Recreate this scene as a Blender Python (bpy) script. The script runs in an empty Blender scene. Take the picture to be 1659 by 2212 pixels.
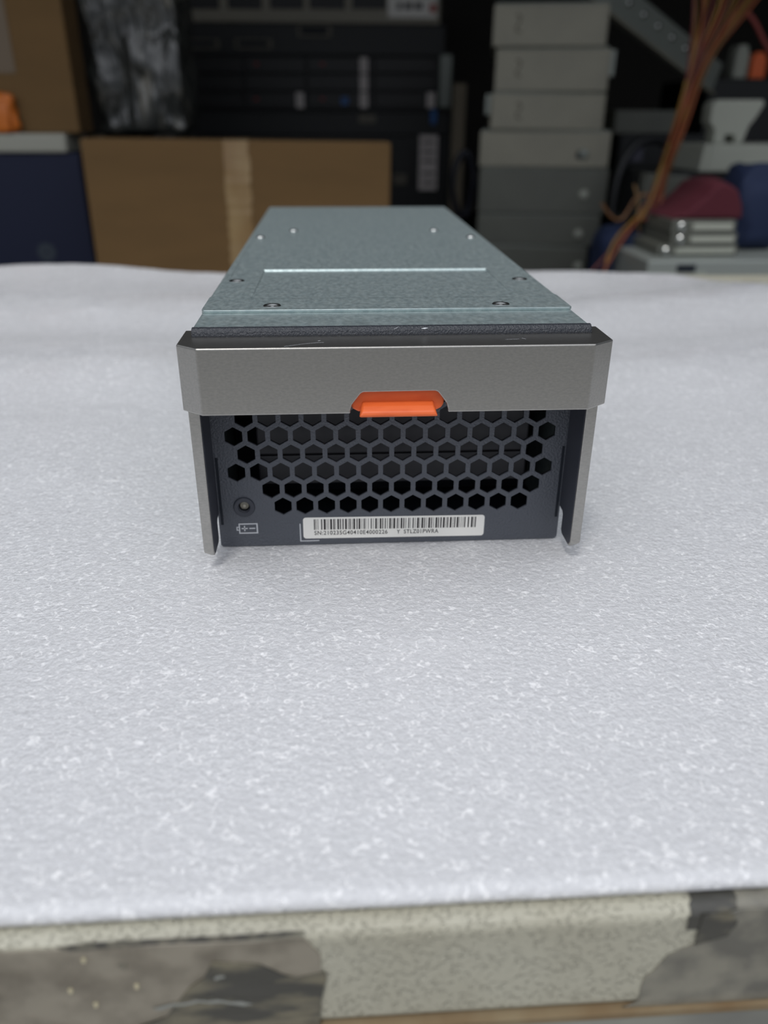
import bpy, bmesh, math, random
from math import sin, cos, pi, radians
from mathutils import Vector, Matrix, noise
random.seed(7)
S = 0.001                                   # everything below is written in millimetres
C = bpy.context.scene.collection

# ------------------------------------------------------------------ camera
CAM = (-14.58, -198.07, 108.95); FPX = 1711.2
PITCH, YAW, ROLL = 0.46361, -0.063281, 0.004465
_f = Vector((-sin(YAW)*cos(PITCH), cos(YAW)*cos(PITCH), -sin(PITCH)))
_r0 = Vector((cos(YAW), sin(YAW), 0)); _u0 = _r0.cross(_f)
RT = _r0*cos(ROLL)+_u0*sin(ROLL); UP = -_r0*sin(ROLL)+_u0*cos(ROLL); FW = _f
cam_d = bpy.data.cameras.new('camera'); cam = bpy.data.objects.new('camera', cam_d); C.objects.link(cam)
m = Matrix((RT, UP, -FW)).transposed().to_4x4(); m.translation = Vector(CAM)*S
cam.matrix_world = m
cam_d.sensor_fit = 'VERTICAL'; cam_d.sensor_height = 36; cam_d.sensor_width = 27
cam_d.lens = FPX/2212*36
cam_d.clip_start = 0.005; cam_d.clip_end = 60
cam_d.dof.use_dof = True; cam_d.dof.focus_distance = 0.196; cam_d.dof.aperture_fstop = cam_d.lens/2.6
bpy.context.scene.camera = cam

# ------------------------------------------------------------------ sky light
W = bpy.data.worlds.new('sky'); bpy.context.scene.world = W; W.use_nodes = True
nt = W.node_tree; nt.nodes.clear()
tc = nt.nodes.new('ShaderNodeTexCoord'); dp = nt.nodes.new('ShaderNodeVectorMath'); dp.operation = 'DOT_PRODUCT'
dv = Vector((-0.12, -0.42, 0.9)).normalized(); dp.inputs[1].default_value = dv
cr = nt.nodes.new('ShaderNodeValToRGB'); bg = nt.nodes.new('ShaderNodeBackground'); ow = nt.nodes.new('ShaderNodeOutputWorld')
e = cr.color_ramp.elements
e[0].position = 0.0; e[0].color = (0.05, 0.055, 0.06, 1)
e[1].position = 1.0; e[1].color = (1.0, 1.02, 1.08, 1)
x = cr.color_ramp.elements.new(0.40); x.color = (0.11, 0.12, 0.135, 1)
x = cr.color_ramp.elements.new(0.62); x.color = (0.40, 0.42, 0.46, 1)
x = cr.color_ramp.elements.new(0.85); x.color = (0.85, 0.88, 0.94, 1)
nt.links.new(tc.outputs['Generated'], dp.inputs[0]); nt.links.new(dp.outputs['Value'], cr.inputs[0])
nt.links.new(cr.outputs[0], bg.inputs[0]); nt.links.new(bg.outputs[0], ow.inputs[0]); bg.inputs[1].default_value = 1.35
# hazy sun through thin cloud, very soft
sd = bpy.data.lights.new('hazy_sun', 'SUN'); so = bpy.data.objects.new('hazy_sun', sd); C.objects.link(so)
sd.energy = 0.8; sd.angle = radians(9); sd.color = (1, 0.98, 0.95)
so.rotation_euler = Vector((-0.16, -0.40, 0.9)).to_track_quat('Z', 'Y').to_euler()
vs = bpy.context.scene.view_settings
vs.view_transform = 'Standard'; vs.look = 'None'; vs.gamma = 1; vs.use_curve_mapping = False; vs.exposure = 0.0

# ------------------------------------------------------------------ helpers
def at(u, v, Y):
    """world point (mm) seen at photo position u,v on the upright plane y = Y"""
    d = FW + RT*((u-829.5)/FPX) - UP*((v-1106)/FPX)
    t = (Y-CAM[1])/d.y
    return Vector(CAM)+d*t

def srgb(c):
    o = []
    for k in c:
        k /= 255.0
        o.append(k/12.92 if k <= 0.04045 else ((k+0.055)/1.055)**2.4)
    return (*o, 1)

def mat(name, col, rough=0.6, metal=0.0, bump=None, dimple=None, var=None, spec=0.5, coat=0, alpha=None, stretch=(1,1,1), rvar=None):
    """bump=(cells per mm, strength, distance mm), var=(scale per mm, second colour, lo, hi)"""
    M = bpy.data.materials.new(name); M.use_nodes = True; t = M.node_tree; b = t.nodes['Principled BSDF']
    b.inputs['Base Color'].default_value = srgb(col); b.inputs['Roughness'].default_value = rough
    b.inputs['Metallic'].default_value = metal; b.inputs['Specular IOR Level'].default_value = spec
    b.inputs['Coat Weight'].default_value = coat; b.inputs['Coat Roughness'].default_value = 0.15
    co = t.nodes.new('ShaderNodeTexCoord'); mp = t.nodes.new('ShaderNodeMapping'); mp.inputs['Scale'].default_value = stretch
    t.links.new(co.outputs['Object'], mp.inputs[0])
    if bump:
        n = t.nodes.new('ShaderNodeTexNoise'); n.inputs['Scale'].default_value = bump[0]/S; n.inputs['Detail'].default_value = 3
        t.links.new(mp.outputs[0], n.inputs['Vector'])
        bp = t.nodes.new('ShaderNodeBump'); bp.inputs['Strength'].default_value = bump[1]; bp.inputs['Distance'].default_value = bump[2]*S
        src = n.outputs[0]
        if dimple:
            mr = t.nodes.new('ShaderNodeMapRange'); mr.interpolation_type = 'SMOOTHSTEP'; mr.inputs[1].default_value = dimple[0]; mr.inputs[2].default_value = dimple[1]
            mr.inputs[3].default_value = 1; mr.inputs[4].default_value = 0; t.links.new(src, mr.inputs[0]); src = mr.outputs[0]; n.inputs['Detail'].default_value = 1
        t.links.new(src, bp.inputs['Height']); t.links.new(bp.outputs[0], b.inputs['Normal'])
    if var:
        n = t.nodes.new('ShaderNodeTexNoise'); n.inputs['Scale'].default_value = var[0]/S; n.inputs['Detail'].default_value = 4
        t.links.new(mp.outputs[0], n.inputs['Vector'])
        r = t.nodes.new('ShaderNodeValToRGB'); r.color_ramp.elements[0].position = var[2]; r.color_ramp.elements[1].position = var[3]
        r.color_ramp.elements[0].color = srgb(col); r.color_ramp.elements[1].color = srgb(var[1])
        t.links.new(n.outputs[0], r.inputs[0]); t.links.new(r.outputs[0], b.inputs['Base Color'])
    if rvar:
        n = t.nodes.new('ShaderNodeTexNoise'); n.inputs['Scale'].default_value = rvar[0]/S; n.inputs['Detail'].default_value = 4
        t.links.new(mp.outputs[0], n.inputs['Vector'])
        r = t.nodes.new('ShaderNodeMapRange'); r.inputs[1].default_value = 0.35; r.inputs[2].default_value = 0.65
        r.inputs[3].default_value = rvar[1]; r.inputs[4].default_value = rvar[2]
        t.links.new(n.outputs[0], r.inputs[0]); t.links.new(r.outputs[0], b.inputs['Roughness'])
    if alpha is not None: b.inputs['Alpha'].default_value = alpha
    return M

def link_mesh(name, me, material, parent=None, smooth=False, bevel=0, seg=2):
    o = bpy.data.objects.new(name, me); C.objects.link(o)
    if material is not None and len(me.materials) == 0: me.materials.append(material)
    if parent is not None: o.parent = parent
    if smooth:
        for p in me.polygons: p.use_smooth = True
    if bevel:
        b = o.modifiers.new('bevel', 'BEVEL'); b.width = bevel*S; b.segments = seg; b.limit_method = 'ANGLE'; b.angle_limit = radians(30); b.harden_normals = False
    return o

def from_bm(name, bm, material, parent=None, **k):
    me = bpy.data.meshes.new(name); bm.normal_update(); bm.to_mesh(me); bm.free()
    return link_mesh(name, me, material, parent, **k)

def bx(bm, x0, x1, y0, y1, z0, z1):
    vv = [bm.verts.new((a*S, b*S, c*S)) for a in (x0, x1) for b in (y0, y1) for c in (z0, z1)]
    for q in ((0,1,3,2),(4,6,7,5),(0,4,5,1),(2,3,7,6),(0,2,6,4),(1,5,7,3)): bm.faces.new([vv[i] for i in q])
    return vv

def box(name, x0, x1, y0, y1, z0, z1, material, parent=None, **k):
    bm = bmesh.new(); bx(bm, x0, x1, y0, y1, z0, z1); return from_bm(name, bm, material, parent, **k)

def prism_bm(bm, pts, axis, a, b):
    """polygon pts extruded from a to b along axis ('x': pts are (y,z); 'y': (x,z); 'z': (x,y))"""
    def P(p, t):
        return {'x': (t, p[0], p[1]), 'y': (p[0], t, p[1]), 'z': (p[0], p[1], t)}[axis]
    A = [bm.verts.new(Vector(P(p, a))*S) for p in pts]; B = [bm.verts.new(Vector(P(p, b))*S) for p in pts]
    bm.faces.new(A); bm.faces.new(B[::-1]); n = len(pts)
    for i in range(n): bm.faces.new((A[i], B[i], B[(i+1) % n], A[(i+1) % n]))
    bmesh.ops.recalc_face_normals(bm, faces=bm.faces)

def prism(name, pts, axis, a, b, material, parent=None, **k):
    bm = bmesh.new(); prism_bm(bm, pts, axis, a, b); return from_bm(name, bm, material, parent, **k)

def plate_mesh(name, outers, holes, thick, plane='y', pos=0.0, bev=0):
    """flat sheet with real holes; plane 'y': outline in x,z facing -y with its front at y=pos; 'z': outline in x,y with its top at z=pos"""
    cu = bpy.data.curves.new(name, 'CURVE'); cu.dimensions = '2D'; cu.fill_mode = 'BOTH'
    for pts in list(outers)+list(holes):
        sp = cu.splines.new('POLY'); sp.points.add(len(pts)-1)
        for i, p in enumerate(pts): sp.points[i].co = (p[0]*S, p[1]*S, 0, 1)
        sp.use_cyclic_u = True
    cu.extrude = thick/2*S
    ob = bpy.data.objects.new(name, cu); C.objects.link(ob)
    dg = bpy.context.evaluated_depsgraph_get(); dg.update()
    me = bpy.data.meshes.new_from_object(ob.evaluated_get(dg)); bpy.data.objects.remove(ob); bpy.data.curves.remove(cu)
    if plane == 'y': T = Matrix.Translation((0, (pos+thick/2)*S, 0)) @ Matrix.Rotation(pi/2, 4, 'X')
    else: T = Matrix.Translation((0, 0, (pos-thick/2)*S))
    me.transform(T)
    bm = bmesh.new(); bm.from_mesh(me); bmesh.ops.remove_doubles(bm, verts=bm.verts, dist=1e-6); bm.to_mesh(me); bm.free()
    me.name = name
    return me

def plate(name, outers, holes, thick, material, parent=None, plane='y', pos=0.0, **k):
    return link_mesh(name, plate_mesh(name, outers, holes, thick, plane, pos), material, parent, **k)

def circle(cx, cy, r, n=32): return [(cx+r*cos(2*pi*i/n), cy+r*sin(2*pi*i/n)) for i in range(n)]
def rrect(x0, x1, y0, y1, r, n=6):
    P = []
    for (cx, cy, a0) in ((x1-r, y1-r, 0), (x0+r, y1-r, 90), (x0+r, y0+r, 180), (x1-r, y0+r, 270)):
        for i in range(n+1):
            a = radians(a0+90*i/n); P.append((cx+r*cos(a), cy+r*sin(a)))
    return P

def lathe_bm(bm, prof, c=(0,0,0), n=32, axis='z'):
    """prof: list of (radius, height)"""
    rings = []
    for r, h in prof:
        ring = []
        for i in range(n):
            a = 2*pi*i/n
            if axis == 'z': p = (c[0]+r*cos(a), c[1]+r*sin(a), c[2]+h)
            else: p = (c[0]+r*cos(a), c[1]-h, c[2]+r*sin(a))
            ring.append(bm.verts.new(Vector(p)*S))
        rings.append(ring)
    for A, B in zip(rings, rings[1:]):
        for i in range(n): bm.faces.new((A[i], A[(i+1) % n], B[(i+1) % n], B[i]))
    bm.faces.new(rings[-1]); bm.faces.new(rings[0][::-1])
    bmesh.ops.recalc_face_normals(bm, faces=bm.faces)

def tube_mesh(name, pts, r, n=8, closed=False):
    cu = bpy.data.curves.new(name, 'CURVE'); cu.dimensions = '3D'; cu.bevel_depth = r*S; cu.bevel_resolution = 3; cu.use_fill_caps = True
    sp = cu.splines.new('NURBS'); sp.points.add(len(pts)-1); sp.order_u = 4; sp.use_endpoint_u = not closed; sp.use_cyclic_u = closed; sp.resolution_u = 6
    for i, p in enumerate(pts): sp.points[i].co = (p[0]*S, p[1]*S, p[2]*S, 1)
    ob = bpy.data.objects.new(name, cu); C.objects.link(ob)
    dg = bpy.context.evaluated_depsgraph_get(); dg.update()
    me = bpy.data.meshes.new_from_object(ob.evaluated_get(dg)); bpy.data.objects.remove(ob); bpy.data.curves.remove(cu)
    me.name = name
    return me

def tag(o, label, cat, group=None, kind=None):
    o['label'] = label; o['category'] = cat
    if group: o['group'] = group
    if kind: o['kind'] = kind
    return o
def thing(name, label, cat, loc=(0,0,0), group=None):
    o = bpy.data.objects.new(name, None); C.objects.link(o); o.location = Vector(loc)*S; o.empty_display_size = 0.02
    return tag(o, label, cat, group)
def part_label(o, text): o['label'] = text; return o
def structure(o): o['kind'] = 'structure'; return o
def boolean(o, cutters):
    for c in cutters:
        mo = o.modifiers.new('cut', 'BOOLEAN'); mo.operation = 'DIFFERENCE'; mo.solver = 'EXACT'; mo.object = c
    dg = bpy.context.evaluated_depsgraph_get(); dg.update()
    me = bpy.data.meshes.new_from_object(o.evaluated_get(dg)); o.modifiers.clear(); o.data = me
    for c in cutters: bpy.data.objects.remove(c)
    return o
def blob(name, c, rad, material, parent=None, amp=0.25, freq=2.0, seed=0, flat=0.0):
    """a soft lumpy bag-like closed form"""
    bm = bmesh.new(); bmesh.ops.create_icosphere(bm, subdivisions=4, radius=1)
    for v in bm.verts:
        d = v.co.normalized(); k = 1+amp*noise.noise(d*freq+Vector((seed, seed*2.1, 0)))+amp*0.4*noise.noise(d*freq*3+Vector((seed, 0, 9)))
        p = Vector((math.copysign(abs(d.x)**0.6, d.x), math.copysign(abs(d.y)**0.6, d.y), math.copysign(abs(d.z)**0.6, d.z)))*k
        if flat and p.z < -flat: p.z = -flat
        v.co = Vector((c[0]+p.x*rad[0], c[1]+p.y*rad[1], c[2]+p.z*rad[2]))*S
    return from_bm(name, bm, material, parent, smooth=True)

# ------------------------------------------------------------------ materials
M = {}
M['zinc'] = mat('galvanised_sheet', (162,177,178), 0.40, 0.65, bump=(1.6,0.12,0.05), var=(0.5,(182,195,194),0.35,0.7), rvar=(0.9,0.36,0.5), stretch=(1,0.6,1))
M['handle'] = mat('grey_metallic_paint', (182,180,175), 0.36, 1.0, bump=(3.5,0.10,0.04), var=(2.2,(169,167,163),0.3,0.7), stretch=(0.5,1,1))
M['black_tex'] = mat('black_textured_paint', (84,88,96), 0.5, 0.0, bump=(1.6,1.0,0.4), spec=0.6)
M['hood'] = mat('black_textured_edge', (44,47,54), 0.34, 0.0, bump=(2.2,1.0,0.35), spec=0.6)
M['arm_dark'] = mat('black_paint_and_arm_shade', (60,63,72), 0.5, 0.0, bump=(3,0.1,0.05))  # indicator ring paint, and the shade painted on the arms' inner faces
M['inner'] = mat('inner_black_plastic', (56,56,60), 0.45, 0.0)
M['void'] = mat('inner_dark', (16,24,36), 0.7, 0.0)
M['orange'] = mat('orange_plastic', (242,112,54), 0.42, 0.0, bump=(1.5,0.08,0.1), var=(0.5,(230,100,46),0.45,0.75), stretch=(0.3,1,1))
M['label'] = mat('label_paper', (252,250,243), 0.45, 0, spec=0.4)
M['ink'] = mat('label_ink', (52,48,48), 0.6, 0)
M['print'] = mat('white_print', (205,208,212), 0.6, 0)
M['screw'] = mat('screw_steel', (190,192,190), 0.25, 1.0)
M['led'] = mat('indicator_lens', (170,165,150), 0.3, 0, spec=0.6)
M['beige'] = mat('beige_textured_paint', (188,185,168), 0.5, 0, bump=(1.4,1.0,0.30), dimple=(0.54,0.70), var=(0.05,(178,174,156),0.4,0.7), stretch=(0.8,1,1))
M['tan'] = mat('tan_board', (150,136,108), 0.8, 0, var=(0.05,(120,96,66),0.4,0.7))
M['benchtop'] = mat('grey_bench', (150,150,140), 0.6, 0, var=(0.02,(100,100,98),0.4,0.7))
M['card'] = mat('brown_cardboard', (121,93,56), 0.85, 0, var=(0.01,(113,87,52),0.3,0.7), bump=(0.15,0.2,0.5), stretch=(1,1,4))
M['cardtape'] = mat('clear_packing_tape', (172,146,104), 0.22, 0, bump=(0.06,0.6,2), var=(0.03,(150,120,80),0.35,0.65), spec=0.8, stretch=(1,1,0.4))
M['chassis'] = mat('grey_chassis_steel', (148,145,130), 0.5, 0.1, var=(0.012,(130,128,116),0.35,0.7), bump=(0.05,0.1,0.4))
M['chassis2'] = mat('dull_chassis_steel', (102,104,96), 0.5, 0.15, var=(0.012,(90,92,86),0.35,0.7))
M['bezel'] = mat('pale_server_bezel', (158,153,138), 0.55, 0)
M['black'] = mat('matt_black_metal', (20,23,26), 0.5, 0)
M['blackp'] = mat('drive_plastic', (20,20,22), 0.45, 0)
M['port'] = mat('port_rim', (98,94,84), 0.5, 0.3)
M['white_tab'] = mat('white_sticker', (215,208,205), 0.6, 0)
M['blue_tab'] = mat('blue_plastic', (40,100,170), 0.5, 0)
M['red_tab'] = mat('red_plastic', (150,40,40), 0.5, 0)
M['navy'] = mat('navy_cardboard', (22,30,58), 0.7, 0)
M['greybar'] = mat('pale_grey_plastic', (176,176,164), 0.6, 0)
M['wrap'] = mat('stretch_wrap', (66,68,66), 0.2, 0, bump=(0.022,1.0,14), var=(0.03,(150,146,134),0.55,0.75), spec=0.9, stretch=(1.6,1.6,0.55))
M['orangebag'] = mat('orange_film', (220,120,40), 0.35, 0, bump=(0.05,0.7,4))
M['red'] = mat('dark_red_cloth', (78,20,34), 0.85, 0)
M['blue'] = mat('navy_blue_cloth', (18,34,66), 0.8, 0, bump=(0.03,0.5,4))
M['greyp'] = mat('light_grey_plastic', (162,165,154), 0.5, 0)
M['module'] = mat('grey_metal_module', (150,156,152), 0.4, 0.3)
M['rail'] = mat('zinc_rail', (140,146,140), 0.45, 0.4)
M['wall'] = mat('dark_plaster', (70,68,64), 0.9, 0)
M['floor'] = mat('dark_concrete', (92,90,86), 0.9, 0, var=(0.004,(70,68,66),0.35,0.7))
M['pavement'] = mat('pale_paving', (170,168,162), 0.9, 0, var=(0.003,(150,148,142),0.35,0.7))
M['darkbench'] = mat('dark_wood_bench', (52,46,40), 0.8, 0)

def foam_material():
    Mt = bpy.data.materials.new('white_foam_sheet'); Mt.use_nodes = True; t = Mt.node_tree; b = t.nodes['Principled BSDF']
    b.inputs['Base Color'].default_value = (0.74, 0.75, 0.80, 1); b.inputs['Roughness'].default_value = 0.5; b.inputs['Specular IOR Level'].default_value = 0.3
    co = t.nodes.new('ShaderNodeTexCoord')
    def mapping(s):
        mp = t.nodes.new('ShaderNodeMapping'); mp.inputs['Scale'].default_value = s; t.links.new(co.outputs['Object'], mp.inputs[0]); return mp
    # warp so the closed cells look crinkled
    m1 = mapping((0.85, 1, 1)); wn = t.nodes.new('ShaderNodeTexNoise'); wn.inputs['Scale'].default_value = 400; wn.inputs['Detail'].default_value = 2
    t.links.new(m1.outputs[0], wn.inputs['Vector'])
    ad = t.nodes.new('ShaderNodeVectorMath'); ad.operation = 'MULTIPLY_ADD'; ad.inputs[1].default_value = (0.0016,)*3
    t.links.new(wn.outputs['Color'], ad.inputs[0]); t.links.new(m1.outputs[0], ad.inputs[2])
    vo = t.nodes.new('ShaderNodeTexVoronoi'); vo.feature = 'SMOOTH_F1'; vo.inputs['Scale'].default_value = 800; vo.inputs['Smoothness'].default_value = 0.15
    t.links.new(ad.outputs[0], vo.inputs['Vector'])
    n2 = t.nodes.new('ShaderNodeTexNoise'); n2.inputs['Scale'].default_value = 1500; n2.inputs['Detail'].default_value = 3; t.links.new(m1.outputs[0], n2.inputs['Vector'])
    mx = t.nodes.new('ShaderNodeMath'); mx.operation = 'MULTIPLY_ADD'; mx.inputs[1].default_value = 0.5
    t.links.new(n2.outputs[0], mx.inputs[0]); t.links.new(vo.outputs['Distance'], mx.inputs[2])
    b1 = t.nodes.new('ShaderNodeBump'); b1.inputs['Strength'].default_value = 0.35; b1.inputs['Distance'].default_value = 0.0005
    t.links.new(mx.outputs[0], b1.inputs['Height'])
    t.links.new(b1.outputs[0], b.inputs['Normal'])
    # the skin itself is glossy and crinkled: isolated facets glint
    m2 = mapping((1, 1, 1)); n4 = t.nodes.new('ShaderNodeTexNoise'); n4.inputs['Scale'].default_value = 620; n4.inputs['Detail'].default_value = 2; n4.inputs['Distortion'].default_value = 0.8
    t.links.new(m2.outputs[0], n4.inputs['Vector'])
    b2 = t.nodes.new('ShaderNodeBump'); b2.inputs['Strength'].default_value = 1.0; b2.inputs['Distance'].default_value = 0.0024
    t.links.new(n4.outputs[0], b2.inputs['Height']); t.links.new(b2.outputs[0], b.inputs['Coat Normal'])
    b.inputs['Coat Weight'].default_value = 1.0; b.inputs['Coat Roughness'].default_value = 0.08; b.inputs['Coat IOR'].default_value = 1.55
    # cell walls a touch whiter than the hollows; glints painted in as white flecks
    r = t.nodes.new('ShaderNodeValToRGB'); r.color_ramp.elements[0].position = 0.52; r.color_ramp.elements[1].position = 0.75
    r.color_ramp.elements[0].color = (0.715, 0.72, 0.738, 1); r.color_ramp.elements[1].color = (0.86, 0.865, 0.88, 1)
    n3 = t.nodes.new('ShaderNodeTexNoise'); n3.inputs['Scale'].default_value = 900; n3.inputs['Detail'].default_value = 4; n3.inputs['Roughness'].default_value = 0.65
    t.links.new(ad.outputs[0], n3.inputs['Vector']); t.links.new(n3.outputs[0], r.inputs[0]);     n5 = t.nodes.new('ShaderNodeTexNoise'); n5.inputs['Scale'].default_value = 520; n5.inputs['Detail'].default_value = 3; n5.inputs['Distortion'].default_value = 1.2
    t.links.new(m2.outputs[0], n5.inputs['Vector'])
    r5 = t.nodes.new('ShaderNodeValToRGB'); r5.color_ramp.elements[0].position = 0.575; r5.color_ramp.elements[1].position = 0.68  # sparse near-white flecks: glints put into the base colour
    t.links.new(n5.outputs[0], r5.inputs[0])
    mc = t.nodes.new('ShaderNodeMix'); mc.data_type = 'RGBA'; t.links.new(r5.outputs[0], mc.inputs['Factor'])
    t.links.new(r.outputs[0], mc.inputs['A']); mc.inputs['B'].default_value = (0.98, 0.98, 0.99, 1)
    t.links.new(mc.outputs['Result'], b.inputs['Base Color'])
    return Mt
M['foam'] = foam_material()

def film_material(name, col, dark, cover):
    """dirty packing film: partly see-through, creased and glossy"""
    Mt = mat(name, col, 0.25, 0, bump=(0.12,0.8,0.9), var=(0.12,dark,0.40,0.62), spec=0.6)
    t = Mt.node_tree; b = t.nodes['Principled BSDF']; b.inputs['Alpha'].default_value = cover
    return Mt
M['film'] = film_material('dirty_brown_film', (168,160,144), (134,126,112), 0.8)
M['film2'] = film_material('grey_clear_film', (160,156,142), (120,118,110), 0.75)
M['crease'] = mat('painted_crease_shine', (146,148,142), 0.15, 0, bump=(0.3,0.6,0.5))  # pale colour painted for the gloss along the tape creases
M['speck'] = mat('cream_speck', (206,196,164), 0.5)
M['grime'] = mat('black_grime', (84,82,78), 0.8, 0, var=(0.5,(130,126,112),0.4,0.6))
M['patch'] = mat('dark_torn_tape', (70,69,64), 0.25, 0, bump=(0.15,1.0,0.9), var=(0.16,(122,116,98),0.45,0.62), stretch=(0.5,1,1.4))

# ------------------------------------------------------------------ structure: shop shell and ground
structure(box('floor', -1300, 1300, 520, 1950, -860, -850, M['floor']))
structure(box('floor', -4000, 4000, -4000, 520, -860, -850, M['pavement']))
structure(box('wall_back', -1300, 1300, 1900, 1950, -850, 560, M['wall']))
structure(box('wall_left', -1300, -1250, 520, 1900, -850, 560, M['wall']))
structure(box('wall_right', 1250, 1300, 520, 1900, -850, 560, M['wall']))
structure(box('ceiling', -1300, 1300, 500, 1950, 560, 600, M['wall']))

# ------------------------------------------------------------------ white foam sheet
def foam_h(x, y):
    def ss(a, b, t):
        t = max(0, min(1, (t-a)/(b-a))); return t*t*(3-2*t)
    # distance outside the module's footprint
    dx = max(abs(x)-54, 0); dy = max(-22-y, y-268, 0); d = math.hypot(dx, dy)
    mm = ss(2, 55, d)*ss(-60, 60, y)
    h = 2.6*sin((y-0.10*abs(x)+10*sin(x/70))/21.0)*mm*ss(20, 200, y) + 2.8*mm*ss(20, 200, y) + 1.2*noise.noise(Vector((x/60, y/60, 3)))*mm + 1.0*mm
    h += 0.35*noise.noise(Vector((x/14, y/10, 1)))*ss(2, 20, d)
    h += 11*math.exp(-((x+212)/88)**2)*ss(300, 430, y)
    h += 0.8*math.exp(-((x-215)/90)**2)*ss(300, 430, y)
    return h-0.25
def foam():
    X0, X1, Y0, Y1 = -420, 292, -111.8, 409
    bm = bmesh.new(); T = 6.0; nx, ny = 180, 136
    def ylim(x):                                             # rounded far corner on the right
        return Y1 if x < 232 else Y1 - 86*((x-232)/60)**2.2
    prof = [(-2.6, -3.15), (-1.2, -3.05), (-0.3, -2.6), (0.0, -1.9), (-0.3, -1.0), (-1.1, -0.35), (-2.1, -0.06)]   # edge section: outset, drop
    grid = []
    for j in range(-len(prof), ny+1+len(prof)):
        row = []
        for i in range(-len(prof), nx+1+len(prof)):
            sx = min(max(i, 0), nx)/nx; x = X0+(X1-X0)*sx; yl = ylim(x)
            sy = min(max(j, 0), ny)/ny; y = Y0+(yl-Y0)*sy; z = foam_h(x, y); dz = 0; hh_ = z+0.25
            k = None
            if j < 0: o_, dd = prof[::1][len(prof)+j if j >= -len(prof) else 0]; y -= o_+2.8; dz = min(dz, dd)
            if j > ny: o_, dd = prof[len(prof)-(j-ny)]; y += o_+2.8; dz = min(dz, dd)
            if i < 0: o_, dd = prof[len(prof)+i]; x -= o_+2.8; dz = min(dz, dd)
            if i > nx: o_, dd = prof[len(prof)-(i-nx)]; x += o_+2.8; dz = min(dz, dd)
            row.append(bm.verts.new(Vector((x, y, -0.25+dz+hh_*(1+dz/3.15)))*S))
        grid.append(row)
    for a, b in zip(grid, grid[1:]):
        for i in range(len(a)-1): bm.faces.new((a[i], a[i+1], b[i+1], b[i]))
    ring = grid[0]+[r[-1] for r in grid[1:]]+grid[-1][-2::-1]+[r[0] for r in grid[-2:0:-1]]
    low = []
    bmesh.ops.recalc_face_normals(bm, faces=bm.faces)
    bm.faces.new(ring[::-1])
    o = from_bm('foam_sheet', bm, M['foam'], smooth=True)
    o.data.polygons[len(o.data.polygons)-1].use_smooth = False
    return tag(o, 'large white packing foam sheet spread flat over the beige case', 'foam sheet')
foam()

# ------------------------------------------------------------------ beige case under the foam
case = thing('equipment_case', 'flat beige textured metal case lying under the white foam sheet, packing tape on its front', 'case', (0, 0, -27))
def cchild(o): o.location = (0, 0, 27*S); return o
cchild(box('body', -620, 345, -117.5, 436, -27, -3.6, M['beige'], case, bevel=2.2, seg=4))
def tapeY(pts, name, material, y0, t, label=None):
    pp = []
    for (u, v) in pts:
        p = at(u, v, y0); pp.append((p.x, max(p.z, -26.8)))
    o = plate(name, [pp], [], t, material, case, 'y', y0-t); cchild(o)
    if label: part_label(o, label)
    return o
tapeY([(-150,2062),(180,2048),(420,2036),(560,2032),(655,2024),(692,2060),(696,2140),(690,2220),(-150,2240)], 'packing_tape', M['film'], -117.5, 0.25, 'brownish dirty clear tape on the front left')
tapeY([(458,2078),(520,2080),(565,2084),(610,2104),(640,2112),(700,2098),(706,2106),(694,2160),(690,2216),(300,2216),(360,2196),(392,2155),(410,2132),(440,2112)], 'torn_tape', M['patch'], -117.8, 0.2, 'dark torn piece of tape')
tapeY([(330,2178),(372,2168),(400,2166),(424,2160),(450,2162),(470,2159),(500,2164),(520,2163),(548,2168),(526,2172),(505,2169),(478,2165),(455,2167),(430,2164),(402,2171),(372,2173),(345,2182)], 'tape_crease_shine', M['crease'], -117.95, 0.1, 'pale strip painting the shine on a tape crease')
tapeY([(462,2112),(470,2108),(484,2107),(486,2111),(474,2113),(466,2117)], 'tape_crease_shine', M['crease'], -117.95, 0.1, 'pale strip painting the shine on a tape crease')
tapeY([(120,2046),(200,2036),(330,2028),(460,2022),(560,2016),(660,2010),(650,2018),(600,2024),(480,2032),(350,2038),(230,2048),(150,2056)], 'grime_line', M['grime'], -117.75, 0.1, 'dark dirt along the edge of the tape')
for (u_, v_) in ((152,2140),(207,2170),(180,2074),(295,2130)):
    tapeY([(u_-5,v_-3),(u_+1,v_-6),(u_+6,v_-2),(u_+4,v_+5),(u_-2,v_+6)], 'tape_speck', M['speck'], -117.8, 0.1, 'small cream speck')
tapeY([(255,2084),(262,2080),(272,2082),(274,2090),(264,2093)], 'tape_hole', M['grime'], -117.75, 0.1, 'small dark spot')
tapeY([(1528,1990),(1526,2010),(1502,2036),(1440,2062),(1425,2080),(1405,2100),(1392,2108),(1384,2130),(1378,2160),(1355,2172),(1340,2192),(1420,2196),(1560,2188),(1760,2180),(1760,1955),(1600,1962),(1580,1968)], 'packing_tape', M['film2'], -117.5, 0.25, 'greyish clear tape wrapped over the right corner')
tapeY([(1520,1976),(1585,1972),(1584,2002),(1570,2020),(1500,2040),(1506,2014)], 'torn_tape', M['patch'], -117.8, 0.2, 'dark torn tape on the right corner')
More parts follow.
